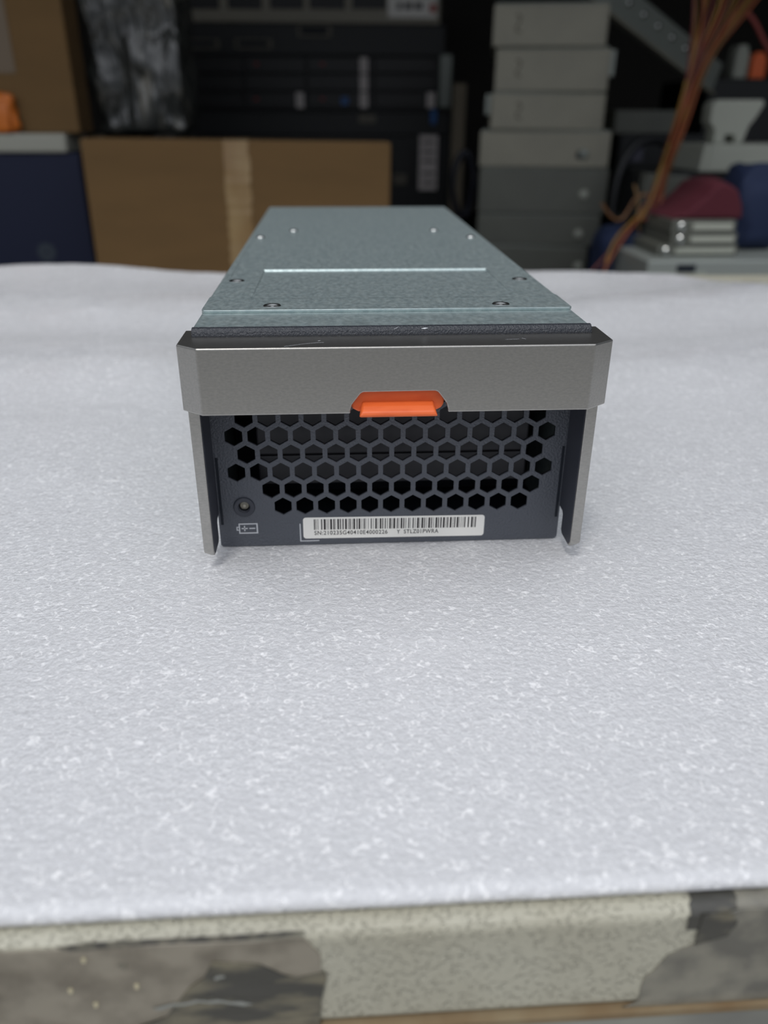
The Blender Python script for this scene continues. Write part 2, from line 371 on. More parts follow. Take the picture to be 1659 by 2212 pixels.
def wrap_strip(x0, x1, skew, name, material, lift, label):
    # follows the rounded top edge of the case from its top down to the front
    prof = [(-108, -3.6)]+[(-115.3-2.2*sin(a), -5.8+2.2*cos(a)) for a in (0, .3, .6, .9, 1.2, 1.5)]+[(-117.5, -7.4)]
    bm = bmesh.new(); L, R = [], []
    for i, (y, z) in enumerate(prof):
        k = i/len(prof); oy, oz = (0, lift) if i == 0 else (-lift*min(1, k*1.4), lift*max(0.0, 1.1-k))
        L.append(bm.verts.new(Vector((x0+skew*k+0.25*sin(i*2.1), y+oy, z+oz))*S)); R.append(bm.verts.new(Vector((x1+0.3*sin(i*1.7), y+oy, z+oz))*S))
    for i in range(len(prof)-1): bm.faces.new((L[i], L[i+1], R[i+1], R[i]))
    return part_label(cchild(from_bm(name, bm, material, case, smooth=True)), label)
wrap_strip(40.3, 47.6, -1.5, 'torn_tape', M['patch'], 0.28, 'dark torn tape folded over the top edge')
wrap_strip(47.2, 80, 0, 'packing_tape', M['film2'], 0.2, 'greyish clear tape folded over the top edge')

tb = box('cardboard_sheet', -640, 350, -118.6, 480, -28.4, -27.05, M['tan']); tag(tb, 'tan board edge peeking out beneath the beige case', 'board')
bench = thing('work_bench', 'grey bench top under the tan board and beige case', 'bench', (0, 0, -850))
def bchild(o): o.location = (0, 0, 850*S); return o
bchild(box('bench_top', -640, 420, -118.0, 500, -60, -28.5, M['benchtop'], bench, bevel=1.5))
for lx in (-600, 380):
    for ly in (-80, 460): bchild(box('leg', lx-18, lx+18, ly-18, ly+18, -850, -60, M['benchtop'], bench, bevel=2))
back = thing('back_bench', 'low dark bench in the shaded shop carrying boxes and servers', 'bench', (0, 1100, -850))
def kchild(o): o.location = (0, -1100*S, 850*S); return o
kchild(box('bench_top', -1150, 1150, 560, 1800, -120, -92, M['darkbench'], back))
for lx in (-1100, 1100):
    for ly in (600, 1760): kchild(box('leg', lx-25, lx+25, ly-25, ly+25, -850, -120, M['darkbench'], back))

# ------------------------------------------------------------------ the battery module
mod = thing('battery_module', 'long galvanised steel battery module with grey handle, lying on the white foam', 'battery module', (0, 0, 0))
YB = 263.5
# galvanised body: bottom, two sides, back, top sheet that reaches forward under the lid
bm = bmesh.new()
bx(bm, -47.4, 47.4, 1.2, YB-1, 0.0, 0.9)
bx(bm, -47.4, -46.5, 1.2, YB-1, 0.9, 62.9); bx(bm, 46.5, 47.4, 1.2, YB-1, 0.9, 62.9)
bx(bm, -46.5, 46.5, YB-1.9, YB-1, 0.9, 62.9)
bx(bm, -48.3, 47.4, -8.2, YB-1, 62.9, 63.7)
from_bm('body', bm, M['zinc'], mod, bevel=0.15, seg=1)
# lid with screw holes and a shallow label recess
SC = [(-30.8, 13.0), (29.6, 12.6), (-43.6, 48.2), (42.3, 48.0)]
rx0, rx1, ry0, ry1 = -36.9, 35.3, 21.5, 67.0
outer = [(-48.5, 9.2), (-47.9, 7.6), (46.9, 7.6), (47.6, 8.6), (47.6, 24), (47.0, 26), (47.0, YB), (-48.0, YB), (-48.0, 26), (-48.5, 24)]
holes = [circle(a, b, 2.35) for a, b in SC] + [[(rx0, ry0), (rx1, ry0), (rx1, ry1), (rx0, ry1)]]
lid = plate('lid', [outer], holes, 0.8, M['zinc'], mod, 'z', 64.5, bevel=0.16, seg=2)
bm = bmesh.new()
v = [bm.verts.new(Vector(p)*S) for p in ((rx0,ry0,64.5),(rx1,ry0,64.5),(rx1-0.5,ry1-0.5,63.95),(rx0+0.5,ry1-0.5,63.95),(rx1,ry1,64.5),(rx0,ry1,64.5))]
bm.faces.new((v[0], v[1], v[2], v[3])); bm.faces.new((v[3], v[2], v[4], v[5])); bm.faces.new((v[1], v[4], v[2])); bm.faces.new((v[0], v[3], v[5]))
from_bm('lid_recess', bm, M['zinc'], mod)
bm = bmesh.new(); bx(bm, -48.5, -47.8, 9, YB, 56, 64.2); bx(bm, 46.9, 47.6, 9, YB, 56, 64.2)
from_bm('lid_side', bm, M['zinc'], mod, bevel=0.15, seg=1)
for a, b in SC:
    bm = bmesh.new()
    lathe_bm(bm, [(2.4, 63.75), (2.4, 64.35), (2.15, 64.62), (1.75, 64.25), (1.25, 64.0), (1.1, 64.15), (0.75, 64.2), (0.6, 63.9), (0.2, 63.85)], (a, b, 0), 36)
    from_bm('screw', bm, M['screw'], mod, smooth=True)
for a, b in ((-43.7, 141.5), (-31.2, 161.8), (41.9, 140), (29.3, 161.8)):
    bm = bmesh.new(); lathe_bm(bm, [(1.9, 64.4), (1.8, 64.75), (1.2, 65.3), (0.5, 65.5), (0.1, 65.55)], (a, b, 0), 24)
    from_bm('rivet', bm, M['screw'], mod, smooth=True)
# perforated front panel
hexes = []
rows = {0: (-7, 15), 1: (-6.5, 14), 2: (-7, 15), 3: (-6.5, 14), 4: (-7, 15), 5: (-5.5, 13), 6: (-5, 12)}
for r, (s0, n) in rows.items():
    z = 12.18+(6-r)*5.196
    for i in range(n):
        cx = (s0+i)*6.0
        hexes.append([(cx+2.72*sin(radians(60*k)), z+2.72*cos(radians(60*k))) for k in range(6)])
hexes.append(circle(-40.7, 12.3, 1.55, 28))
pan = plate('front_panel', [[(-48,0.6),(-47.4,0),(47.2,0),(47.9,0.7),(47.9,62.6),(-48,62.6)]], hexes, 1.2, M['black_tex'], mod, 'y', 0.0)
bm = bmesh.new(); pts = [(-0.2,60.5),(-9.3,60.5),(-10.1,61.4),(-10.2,62.4),(-9.9,63.3),(-9.2,63.9),(-8.2,64.1),(-8.15,62.8),(-0.2,62.8)]
prism_bm(bm, pts, 'x', -48.4, 47.7); part_label(from_bm('panel_hood', bm, M['hood'], mod, bevel=0.25), 'black rounded rolled edge')
# indicator
bm = bmesh.new(); lathe_bm(bm, [(2.9, 0), (2.9, 0.35), (2.75, 0.5), (1.7, 0.35), (1.55, 0.1), (1.55, -1.4), (1.6, -1.5), (2.9, -1.5)], (-40.7, 0, 12.3), 40, 'y')
led = from_bm('indicator_ring', bm, M['arm_dark'], mod, smooth=False, bevel=0.05)
# open centre: rebuild ring without caps
bm = bmesh.new()
prof = [(3.0, 0.0), (2.85, 0.38), (2.6, 0.5), (1.75, 0.35), (1.55, 0.1), (1.55, -2.6)]
rings = [[bm.verts.new(Vector((-40.7+r*cos(2*pi*i/40), -h, 12.3+r*sin(2*pi*i/40)))*S) for i in range(40)] for r, h in prof]
for A, B in zip(rings, rings[1:]):
    for i in range(40): bm.faces.new((A[i], B[i], B[(i+1) % 40], A[(i+1) % 40]))
led.modifiers.clear(); me = bpy.data.meshes.new('indicator_ring'); bm.to_mesh(me); bm.free(); me.materials.append(M['arm_dark']); led.data = me
bm = bmesh.new(); lathe_bm(bm, [(1.5, -3.0), (1.5, -2.4), (1.3, -1.2), (0.9, -0.9), (0.62, -0.9), (0.6, -0.6), (0.35, -0.42), (0.05, -0.38)], (-40.7, 0, 12.3), 28, 'y')
part_label(from_bm('indicator_lens', bm, M['led'], led, smooth=True), 'small pale lens')
# inside
box('added_dark_backing', -46, 46, 34, 200, 1.5, 62, M['void'], mod)  # dark block added to keep the inside black behind the holes
box('added_dark_floor', -46.4, 46.4, 1.3, 33.9, 0.95, 1.4, M['void'], mod)  # dark plate added over the galvanised floor so it looks unlit
box('inner_pack', -36.8, 39, 7.5, 33, 24.5, 60, M['inner'], mod, bevel=0.5)
box('inner_pack', -36.8, 39, 8.0, 33, 15.3, 24.0, M['inner'], mod, bevel=0.4)
# handle: band with notch, cut from a solid
plan = [(-50.9,-3),(-50.95,-16.4),(-45.9,-20.5),(45.6,-20.5),(50.95,-16.4),(50.9,-3)]
band = prism('handle_bar', plan, 'z', 46.1, 62.0, M['handle'], mod)
c1 = prism('c1', [(-49.3,6),(-49.3,-15.9),(-45.3,-18.9),(45.0,-18.9),(49.3,-15.9),(49.3,6)], 'z', 40, 60.7, None)
c2 = box('c2', -48.2, 48.0, -9.0, 6, 40, 70, None)
notch = [(-11.35,40),(-11.35,46.9),(-10.9,48.3),(-8.9,50.9),(-8.3,51.25),(8.5,51.35),(9.2,51.1),(11.3,48.4),(11.8,46.9),(11.9,40)]
c3 = prism('c3', notch, 'y', -26, -12, None)
boolean(band, [c1, c2, c3])
for p in band.data.polygons: p.use_smooth = False
if not band.data.materials: band.data.materials.append(M['handle'])
b = band.modifiers.new('bevel', 'BEVEL'); b.width = 0.32*S; b.segments = 3; b.limit_method = 'ANGLE'; b.angle_limit = radians(28)
part_label(band, 'grey metallic front band with a notch')
for sx in (-1, 1):
    a0, a1 = (-50.7, -47.9) if sx < 0 else (47.9, 50.8)
    bm = bmesh.new()
    prism_bm(bm, [(-12.6,5.2),(-11.2,3.6),(-4.6,3.6),(-3.6,4.6),(-3.6,9.2),(-2.6,10.0),(-0.02,10.4),(-0.02,61),(-12.6,61)], 'x', a0, a1)
    # slope the outer lower corner
    for vt in bm.verts:
        if vt.co.z < 4.0*S and abs(vt.co.x) > 49.5*S: vt.co.x -= sx*1.5*S
    from_bm('handle_arm', bm, M['handle'], mod, bevel=0.35, seg=3)
    b0, b1 = (-47.89, -47.75) if sx < 0 else (47.75, 47.89)
    prism('arm_shade_plate', [(-12.1,5.4),(-11,4.2),(-4.8,4.2),(-3.9,5),(-3.9,9.6),(-3.2,10.4),(-0.06,10.6),(-0.06,60),(-12.1,60)], 'x', b0, b1, M['arm_dark'], mod)  # dark plate painting the shade on the arm's inner face
    box('side_slot', min(sx*47.4, sx*46.7), max(sx*47.4, sx*46.7), -0.15, 0.4, 7, 27.0 if sx < 0 else 28.5, M['void'], mod)
# scratches on the handle top and paint chips on the hood
bm = bmesh.new()
def strip(bm, P, w, z):
    for (a, b) in zip(P, P[1:]):
        d = Vector((b[0]-a[0], b[1]-a[1], 0)).normalized(); n_ = Vector((-d.y, d.x, 0))*w/2
        q = [Vector((a[0], a[1], z))-n_, Vector((b[0], b[1], z))-n_, Vector((b[0], b[1], z))+n_, Vector((a[0], a[1], z))+n_]
        bm.faces.new([bm.verts.new(k*S) for k in q])
strip(bm, [(-26.2,-19.2),(-24.0,-18.2),(-21.5,-17.0),(-18.6,-16.2),(-17.2,-16.0)], 0.12, 62.02)
for sp_, w_ in (([(-18.6,-14.6),(-18.0,-14.2)], 0.25), ([(25.5,-15.2),(28.8,-14.9)], 0.12), ([(29.6,-14.2),(30.4,-15.0)], 0.15)):
    b2 = bmesh.new(); strip(b2, sp_, w_, 62.02); part_label(from_bm('scratch', b2, M['print'], mod), 'fine pale scratch')
part_label(from_bm('scratch', bm, M['print'], mod), 'fine pale scratch')
for pc in ([(-0.7,-10.0,63.3),(0.3,-9.6,63.75),(0.9,-9.3,63.95),(0.2,-9.7,63.62)], [(6.0,-9.9,63.45),(6.9,-9.75,63.7),(7.8,-9.75,63.6),(6.9,-9.95,63.35)]):
    bm = bmesh.new(); q_ = [Vector((a, b-0.06, c+0.04))*S for a, b, c in pc]
    bm.faces.new([bm.verts.new(k) for k in q_]); part_label(from_bm('paint_chip', bm, M['print'], mod), 'bare worn spot')
# orange latch
lat = prism('release_latch', [(-11.1,48.0),(-10.9,46.7),(-9.4,45.9),(9.2,46.0),(10.4,46.6),(11.0,47.6),(11.0,51.6),(-11.1,51.6)], 'y', -18.6, -14, M['orange'], mod, bevel=0.4)
bm = bmesh.new(); sec = [(-18.2,45.6),(-21.9,45.6),(-22.5,46.1),(-22.2,47.0),(-20.6,47.9),(-18.6,48.5),(-18.2,48.6)]
prism_bm(bm, sec, 'x', -9.4, 9.3)
for vt in bm.verts:
    if vt.co.z > 46.8*S: vt.co.x *= 0.90
    elif vt.co.z < 45.8*S: vt.co.x *= 0.965
from_bm('latch_lip', bm, M['orange'], lat, bevel=0.5, seg=4, smooth=False)
# serial label
def to_mm(u): return -24.7+(u-654.7)*51.2/392.3
lab = plate('serial_label', [rrect(-25.65, 25.65, -3.3, 3.3, 0.85)], [], 0.08, M['label'], mod, 'y', -0.04)
lab.location = (0.9*S, -0.05*S, 5.05*S); lab.rotation_euler = (0, radians(0.5), 0)
L1 = [(228,248),(260,270),(294,304),(355,375),(402,438),(458,466),(483,491),(517,551),(573,595),(607,615),(645,675),(690,710),(737,757),(782,815),(838,848),(862,882),(906,914),(930,962),(988,1006),(1024,1056),(1080,1088),(1115,1135),(1148,1156),(1194,1202),(1242,1260),(1286,1294),(1322,1352),(1368,1376),(1402,1432),(1448,1466),(1494,1512),(1538,1548),(1575,1603),(1617,1627)]
L2 = [(-12,22),(52,70),(84,92),(120,150),(166,186),(208,218),(256,274),(290,298),(336,356),(380,388),(416,448),(460,468),(495,528),(543,560),(583,591),(620,652),(668,686),(710,718),(748,780),(794,812),(836,858),(884,916),(938,946),(960,980),(1008,1040),(1062,1070),(1088,1108),(1132,1164),(1176,1184),(1210,1218),(1244,1252),(1270,1290),(1334,1356),(1394,1424),(1436,1444),(1462,1482)]
bm = bmesh.new()
for base, L in ((650, L1), (850, L2)):
    for a, b in L: bx(bm, to_mm(base+a/8.295)-0.9, to_mm(base+b/8.295)-0.9, -0.07, -0.04, -0.55, 2.75)
from_bm('barcode', bm, M['ink'], lab)
def text_part(s, x0, x1, z0, h, parent, material):
    cu = bpy.data.curves.new('t', 'FONT'); cu.body = s; cu.extrude = 0.0; cu.size = 1; cu.space_character = 1.12; cu.offset = 0.012
    ob = bpy.data.objects.new('t', cu); C.objects.link(ob); dg = bpy.context.evaluated_depsgraph_get(); dg.update()
    me = bpy.data.meshes.new_from_object(ob.evaluated_get(dg)); bpy.data.objects.remove(ob)
    xs = [v.co.x for v in me.vertices]; ys = [v.co.y for v in me.vertices]
    ax, bxx, ay, by = min(xs), max(xs), min(ys), max(ys)
    for v in me.vertices:
        v.co = Vector((x0+(v.co.x-ax)/(bxx-ax)*(x1-x0), -0.075, z0+(v.co.y-ay)/(by-ay)*h))*S
    me.materials.clear(); me.materials.append(material)
    return link_mesh('serial_text', me, material, parent)
text_part('SN:210235G40410E4000226', -22.55, -1.9, -2.2, 1.3, lab, M['ink'])
text_part('Y', 0.75, 1.65, -2.2, 1.25, lab, M['ink'])
text_part('STLZ01PWRA', 2.75, 12.6, -2.2, 1.3, lab, M['ink'])
# printed battery symbol and corner mark
bm = bmesh.new()
def fl(x0, x1, z0, z1): bx(bm, x0, x1, -0.055, -0.01, z0, z1)
fl(-42.65,-42.3,4.0,7.2); fl(-37.75,-37.35,4.0,7.2); fl(-42.3,-37.75,6.85,7.2); fl(-42.3,-37.75,4.0,4.35)
fl(-43.3,-43.0,5.0,6.2); fl(-43.0,-42.65,5.95,6.2); fl(-43.0,-42.65,5.0,5.25)
fl(-41.9,-40.2,5.45,5.78); fl(-41.2,-40.88,4.8,6.45); fl(-39.75,-38.1,5.45,5.78)
sym = from_bm('battery_symbol', bm, M['print'], mod); sym['kind'] = 'marking'; del sym['kind']
plate('corner_mark', [[(-25.75,1.05),(-20.4,1.05),(-20.3,1.2),(-20.4,1.35),(-25.42,1.35),(-25.42,6.6),(-25.58,6.75),(-25.75,6.6)]], [], 0.05, M['print'], mod, 'y', -0.06)

# ------------------------------------------------------------------ background on the low bench
ZB = -92.0
def rect(u0, v0, u1, v1, Y):
    """world x0,x1,z0,z1 of an upright box front"""
    a = at(u0, (v0+v1)/2, Y); b = at(u1, (v0+v1)/2, Y); t = at((u0+u1)/2, v0, Y); d = at((u0+u1)/2, v1, Y)
    return a.x, b.x, d.z, t.z
def carton(name, label, cat, x0, x1, Y, depth, z0, z1, material, tape=None, bevel=1.5, group=None, rot=0):
    cx, cy = (x0+x1)/2, Y+depth/2
    r = thing(name, label, cat, (cx, cy, z0), group)
    hx = (x1-x0)/2; hz = z1-z0
    box('panels', -hx, hx, -depth/2, depth/2, 0, hz, material, r, bevel=bevel)
    r.rotation_euler = (0, 0, radians(rot))
    if tape:
        for (t0, t1) in tape:
            bm = bmesh.new(); n = 40; rnd = random.Random(3)
            L, R = [], []
            for i in range(n+1):
                z = hz*i/n; wv = 0.35*sin(i*0.9)+rnd.uniform(-.25, .25)
                L.append(bm.verts.new(Vector((t0-cx+rnd.uniform(-1.2,1.2), -depth/2-0.5-abs(wv)*0.6, z))*S)); R.append(bm.verts.new(Vector((t1-cx+rnd.uniform(-1.2,1.2), -depth/2-0.5-abs(wv)*0.8-0.6, z))*S))
            for i in range(n): bm.faces.new((L[i], R[i], R[i+1], L[i+1]))
            L2_ = [bm.verts.new(Vector((vv.co.x, (-depth/2-0.1)*S, vv.co.z))) for vv in L]; R2_ = [bm.verts.new(Vector((vv.co.x, (-depth/2-0.1)*S, vv.co.z))) for vv in R]
            for i in range(n):
                bm.faces.new((L2_[i], L[i], L[i+1], L2_[i+1])); bm.faces.new((R[i], R2_[i], R2_[i+1], R[i+1]))
            bx(bm, t0-cx, t1-cx, -depth/2-0.3, depth/2+0.3, hz+0.01, hz+0.6)
            from_bm('tape', bm, M['cardtape'], r)
    return r
# wide cardboard box behind the module
x0, x1, _, z1 = rect(190, 304, 840, 590, 760); t0 = at(487, 430, 759).x; t1 = at(541, 430, 759).x
cb = carton('cardboard_box', 'wide brown cardboard box behind the module, one shiny strip of tape down its front', 'box', x0, x1, 760, 70, ZB, z1, M['card'], [(t0, t1)])
cb.rotation_euler[1] = radians(0.6)
# left stack: navy carton, pale slab, tall cardboard box
x0, x1, _, z1 = rect(-140, 330, 189, 590, 860)
nb = carton('storage_box', 'dark navy box at the left edge, under the pale grey slab', 'box', x0, x1, 860, 90, ZB, z1, M['navy'])
p = at(100, 545, 858); plate('logo_mark', [circle(p.x-(x0+x1)/2, p.z-ZB, 11, 20)], [circle(p.x-(x0+x1)/2, p.z-ZB, 2, 16)], 0.6, mat('faded_print', (62,70,80), 0.8), nb, 'y', -45.6)
zt = z1
x0, x1, z0, z1 = rect(-160, 288, 143, 328, 855)
sl = carton('grey_slab', 'pale grey slab between the navy box and the tall cardboard box', 'equipment', x0, x1, 855, 90, zt+0.2, z1, M['greybar'], bevel=3)
zs = z1
x0, x1, _, z1 = rect(-260, -260, 172, 278, 865)
x1 = at(172, 276, 865).x; t0 = at(-5, 100, 864).x; t1 = at(24, 100, 864).x
tall = carton('cardboard_box', 'tall brown cardboard box at the upper left edge, orange bag at its foot', 'box', x0, x1, 865, 60, zs+0.3, z1, M['card'], None, rot=0)
bm = bmesh.new(); bx(bm, t0-(x0+x1)/2-6, t1-(x0+x1)/2, -30.9, -30.1, 62, z1-zs-1); from_bm('tape', bm, mat('hazy_tape', (120,104,84), 0.3), tall)
p = at(-14, 238, 850)
ob = blob('orange_bag', (p.x, 858, zs+21), (22, 9.5 if False else 6, 21), M['orangebag'], amp=0.3, seed=4, flat=0.95)
tag(ob, 'small orange bag at the left edge, in front of the tall cardboard box', 'bag')
# stretch-wrapped bundle on a wrapped base
x0, x1, _, z1 = rect(166, 292, 392, 600, 930)
wb = thing('wrapped_carton', 'dark carton in wrinkled clear film, between navy box and wide cardboard box', 'package', ((x0+x1)/2, 1050, ZB))
def lumpy_box(name, hx, hy, hz, material, parent, amp, seed, taper=0.0):
    bm = bmesh.new(); n = 26
    bmesh.ops.create_cube(bm, size=2); bmesh.ops.subdivide_edges(bm, edges=bm.edges, cuts=n, use_grid_fill=True)
    for v_ in bm.verts:
        c = v_.co; p_ = Vector((c.x*hx*(1-taper*(1-(c.z+1)/2)), c.y*hy, (c.z+1)*hz))
        nn = noise.noise_vector(Vector((p_.x/26+seed, p_.y/26, p_.z/48)))*amp+noise.noise_vector(Vector((p_.x/9+seed, p_.y/9, p_.z/22)))*amp*0.4
        k = 1 if c.z > -0.99 else 0
        v_.co = (p_+nn*k)*S
    return from_bm(name, bm, material, parent, smooth=True)
lumpy_box('film', (x1-x0)/2, 80, (z1-ZB)/2, M['wrap'], wb, 4, 1.0)
zw = z1+4
x0, x1, _, z1 = rect(176, -220, 388, 285, 930)
wr = thing('wrapped_bundle', 'tall bundle in shiny crumpled clear film, right of the tall cardboard box', 'package', ((x0+x1)/2-4, 1000, zw))
lumpy_box('film', (x1-x0)/2, 60, (z1-zw)/2, M['wrap'], wr, 10, 5.0, taper=0.1)

# servers at the back of the shop
YS = 1400
def server(name, label, u0, v0, u1, v1, material, Y=YS, z0=None, depth=380, bevel=1.5, group=None):
    x0, x1, zb, zt = rect(u0, v0, u1, v1, Y)
    if z0 is not None: zb = z0
    r = thing(name, label, 'server', ((x0+x1)/2, Y+depth/2, zb))
    r['_'] = 0; del r['_']
    box('chassis', -(x1-x0)/2, (x1-x0)/2, -depth/2, depth/2, 0, zt-zb, material, r, bevel=bevel)
    def local(uu0, vv0, uu1, vv1, nm, mt, d0=0.0, d1=3.0, parent=r, **k):
        a, b, c, d = rect(uu0, vv0, uu1, vv1, Y)
        return box(nm, a-(x0+x1)/2, b-(x0+x1)/2, -depth/2-d1, -depth/2-d0, c-zb, d-zb, mt, parent, **k)
    r['_l'] = 0; del r['_l']
    return r, local, zb, zt
r5, loc5, zb5, zt5 = server('server', 'bottom black server of the stack, tall white sticker at its right', 385, 293, 1000, 470, M['black'], z0=ZB)
loc5(905, 292, 944, 410, 'sticker', M['white_tab'])
for v_ in (305, 325, 345, 372, 392): loc5(912, v_, 938, v_+5, 'printed_line', M['ink'], 3.0, 3.4)
loc5(846, 320, 892, 395, 'grille', M['blackp'], 0, 4, bevel=1)
loc5(850, 376, 878, 398, 'pale_mark', M['port'], 4, 4.6)
r4, loc4, zb4, zt4 = server('server', 'thin black server directly beneath the one with drive carriers', 385, 241, 975, 290, M['black'], z0=zt5+0.5)
loc4(930, 237, 942, 268, 'blue_tab', M['blue_tab'], 0, 5); loc4(775, 248, 812, 266, 'pale_mark', M['port'], 0, 1)
r3, loc3, zb3, zt3 = server('server', 'black server with rows of drive carriers and white tabs, middle of the stack', 384, 120, 950, 237, M['black'], z0=zt4+0.5)
cols = [(392, 526), (530, 660), (664, 806), (810, 940)]; rws = [(124, 158), (161, 196), (199, 233)]
for ci, (a, b) in enumerate(cols):
    for ri, (c, d) in enumerate(rws):
        cr_ = loc3(a, c, b, d, 'drive_carrier', M['blackp'], 0, 6, bevel=1.2)
        if (ci == 2) or (ci in (1, 3) and ri == 2):
            tu = {1: 640, 2: 777, 3: 921}[ci]
            part_label(loc3(tu, c+1, tu+17, d, 'latch_tab', M['white_tab'], 6, 8.5, parent=cr_), 'white tab')
        if ci in (1, 2) and ri != 1: loc3(tu-85 if ci == 2 else 550, c+12, (tu-85 if ci == 2 else 550)+9, c+18, 'red_dot', M['red_tab'], 6, 6.8, parent=cr_)
        if ci == 2 and ri == 2: loc3(737, 210, 752, 226, 'blue_button', M['blue_tab'], 6, 7.5, parent=cr_)
part_label(loc3(950, 118, 975, 232, 'rack_ear', M['rail'], -6, 2, bevel=1), 'bare metal ear')
r2, loc2, zb2, zt2 = server('server', 'plain black server with small outlined ports, under the pale one', 366, 50, 962, 117, M['black'], z0=zt3+0.5)
for (a, b, c, d) in ((395, 84, 474, 106), (508, 84, 588, 106), (643, 54, 716, 80)):
    pr = loc2(a, b, c, d, 'port', M['port'], 0, 2); loc2(a+6, b+4, c-8, d-5, 'opening', M['void'], 2, 2.6, parent=pr)
r1, loc1, zb1, zt1 = server('server', 'pale grey bezelled server at the top of the stack, dark bays across it', 374, -60, 952, 46, M['bezel'], z0=zt2+0.5)
for (a, b) in ((402, 472), (490, 565), (582, 655), (668, 745), (760, 834)):
    loc1(a, -45, b, 20, 'drive_bay', M['blackp'], 0, 0.8, bevel=0.4)
lb = part_label(loc1(838, -30, 944, 38, 'sticker', M['label'], 0, 1.0), 'pale printed sticker')
for (a, b) in ((858, 868), (874, 890), (896, 912)): loc1(a, 6, b, 20, 'printed_mark', M['ink'], 1.0, 1.4, parent=lb)
loc1(928, 8, 942, 28, 'red_mark', mat('red_print', (180,90,80), 0.6), 1.0, 1.4, parent=lb)
for rr in (r1, r2, r3, r4, r5): rr['group'] = 'stack of servers at the back of the shop'
x0, x1, z0, z1 = rect(976, 180, 1002, 480, 1330)
tag(box('rack_post', x0, x1, 1330, 1350, ZB, z1, mat('beige_post', (136,126,108), 0.6), bevel=1), 'narrow beige upright post right of the server stack', 'post')

# stack of grey steel chassis
YC = 950
SP = [ # u0, v0, u1, v1, depth, material, label
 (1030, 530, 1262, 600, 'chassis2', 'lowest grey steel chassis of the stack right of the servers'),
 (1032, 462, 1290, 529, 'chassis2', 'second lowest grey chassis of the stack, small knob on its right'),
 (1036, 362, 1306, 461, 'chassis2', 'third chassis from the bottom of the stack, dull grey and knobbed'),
 (1038, 281, 1312, 360, 'chassis', 'widest grey chassis, middle of the stack, round dent at its right'),
 (1062, 198, 1302, 278, 'chassis', 'worn grey chassis, third from the top of the stack'),
 (1072, 101, 1312, 190, 'chassis', 'brightest grey chassis, second from the top of the stack'),
 (1068, 4, 1310, 92, 'chassis', 'topmost grey chassis of the stack right of the servers')]
zc = ZB
for i, (u0, v0, u1, v1, mk, lb_) in enumerate(SP):
    x0, x1, z0, z1 = rect(u0, v0, u1, v1, YC)
    zbot = zc; 
    r = thing('steel_chassis', lb_, 'chassis', ((x0+x1)/2, YC, zbot), 'grey steel chassis stacked right of the servers'); r.rotation_euler = (0, 0, radians(-10.5+[0.6,0,0,-0.5,0.8,-0.6,0.3][i]))
    hx = (x1-x0)/2; h = z1-zbot
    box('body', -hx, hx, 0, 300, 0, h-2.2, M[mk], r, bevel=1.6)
    box('cover', -hx+1.5, hx-1.5, 3, 298, h-2.2, h-0.2, M['rail'], r, bevel=0.6)
    if mk == 'chassis2' or i == 3:
        ku = {0: 1245, 1: 1246, 2: 1258, 3: 1258}[i]; k = at(ku, (v0+v1)/2+(12 if i == 3 else 8), YC)
        bm = bmesh.new(); lathe_bm(bm, [(6.5, 0), (6.5, 1.0), (5, 3.0), (2.5, 3.6), (0.2, 3.8)], (k.x-(x0+x1)/2, 0, k.z-zbot), 20, 'y')
        from_bm('knob', bm, M['greyp'] if i != 3 else M['rail'], r, smooth=True)
        if i == 3:
            k = at(1250, 334, YC); bm = bmesh.new(); lathe_bm(bm, [(5.5, -2), (5.5, 0.5), (0.2, 0.5)], (k.x-(x0+x1)/2, 0, k.z-zbot), 20, 'y'); from_bm('hole', bm, M['void'], r)
    if i >= 4:
        k = at(1122, (v0+v1)/2+2, YC); kx, kz = k.x-(x0+x1)/2, k.z-zbot
        me = tube_mesh('ink_mark', [(kx-4, -0.3, kz+9), (kx+3, -0.3, kz+10), (kx+3, -0.3, kz+3), (kx-3, -0.3, kz-3), (kx-4, -0.3, kz-8), (kx+4, -0.3, kz-9)], 0.9)
        link_mesh('ink_mark', me, mat('faded_ink', (92,88,78), 0.7), r)
        if i == 6:
            pass
        if i == 5: box('side_flange', hx, hx+7, 8, 290, h*0.35, h-3, M['rail'], r, bevel=0.6)
        if i == 4: box('side_flange', -hx-7, -hx, 8, 290, h*0.4, h-3, M['rail'], r, bevel=0.6)
    zc = z1+0.1

# black cables coiled left of the stack
def coil(cx, cy, cz, rx, rz, turns, r, material, label, name='power_cord'):
    pts = []
    for k in range(turns*10+1):
        a = 2*pi*k/10; jj = 1+0.10*sin(k*1.7)
        pts.append((cx+rx*jj*cos(a), cy+4*k/10+3*sin(k), cz+rz*jj*sin(a)))
    return tag(link_mesh(name, tube_mesh(name, pts, r), material, smooth=True), label, 'cable')
M['cord'] = mat('blue_black_cord', (22,26,38), 0.45)
p = at(1002, 400, 1060); coil(p.x, 1060, p.z, 16, 46, 4, 3.4, M['cord'], 'black power cord coiled upright, left of the chassis stack')

# ------------------------------------------------------------------ pile of parts on the right
x0, x1, _, z1 = rect(1398, 562, 1800, 600, 640)
gc = carton('grey_case', 'low grey equipment case at the right, just beyond the foam sheet', 'case', x0, x1, 640, 190, ZB, z1, M['module'], bevel=2)
p = at(1478, 580, 640); box('dark_socket', p.x-(x0+x1)/2-8, p.x-(x0+x1)/2+12, -96, -94.5, p.z-ZB-4, p.z-ZB+4, M['void'], gc)
p0 = at(1400, 596, 640); p1 = at(1525, 590, 640)
box('pale_strip', p0.x-(x0+x1)/2, p1.x-(x0+x1)/2, -97, -95, p0.z-ZB-3, p0.z-ZB+2.5, M['greyp'], gc)
zg = z1
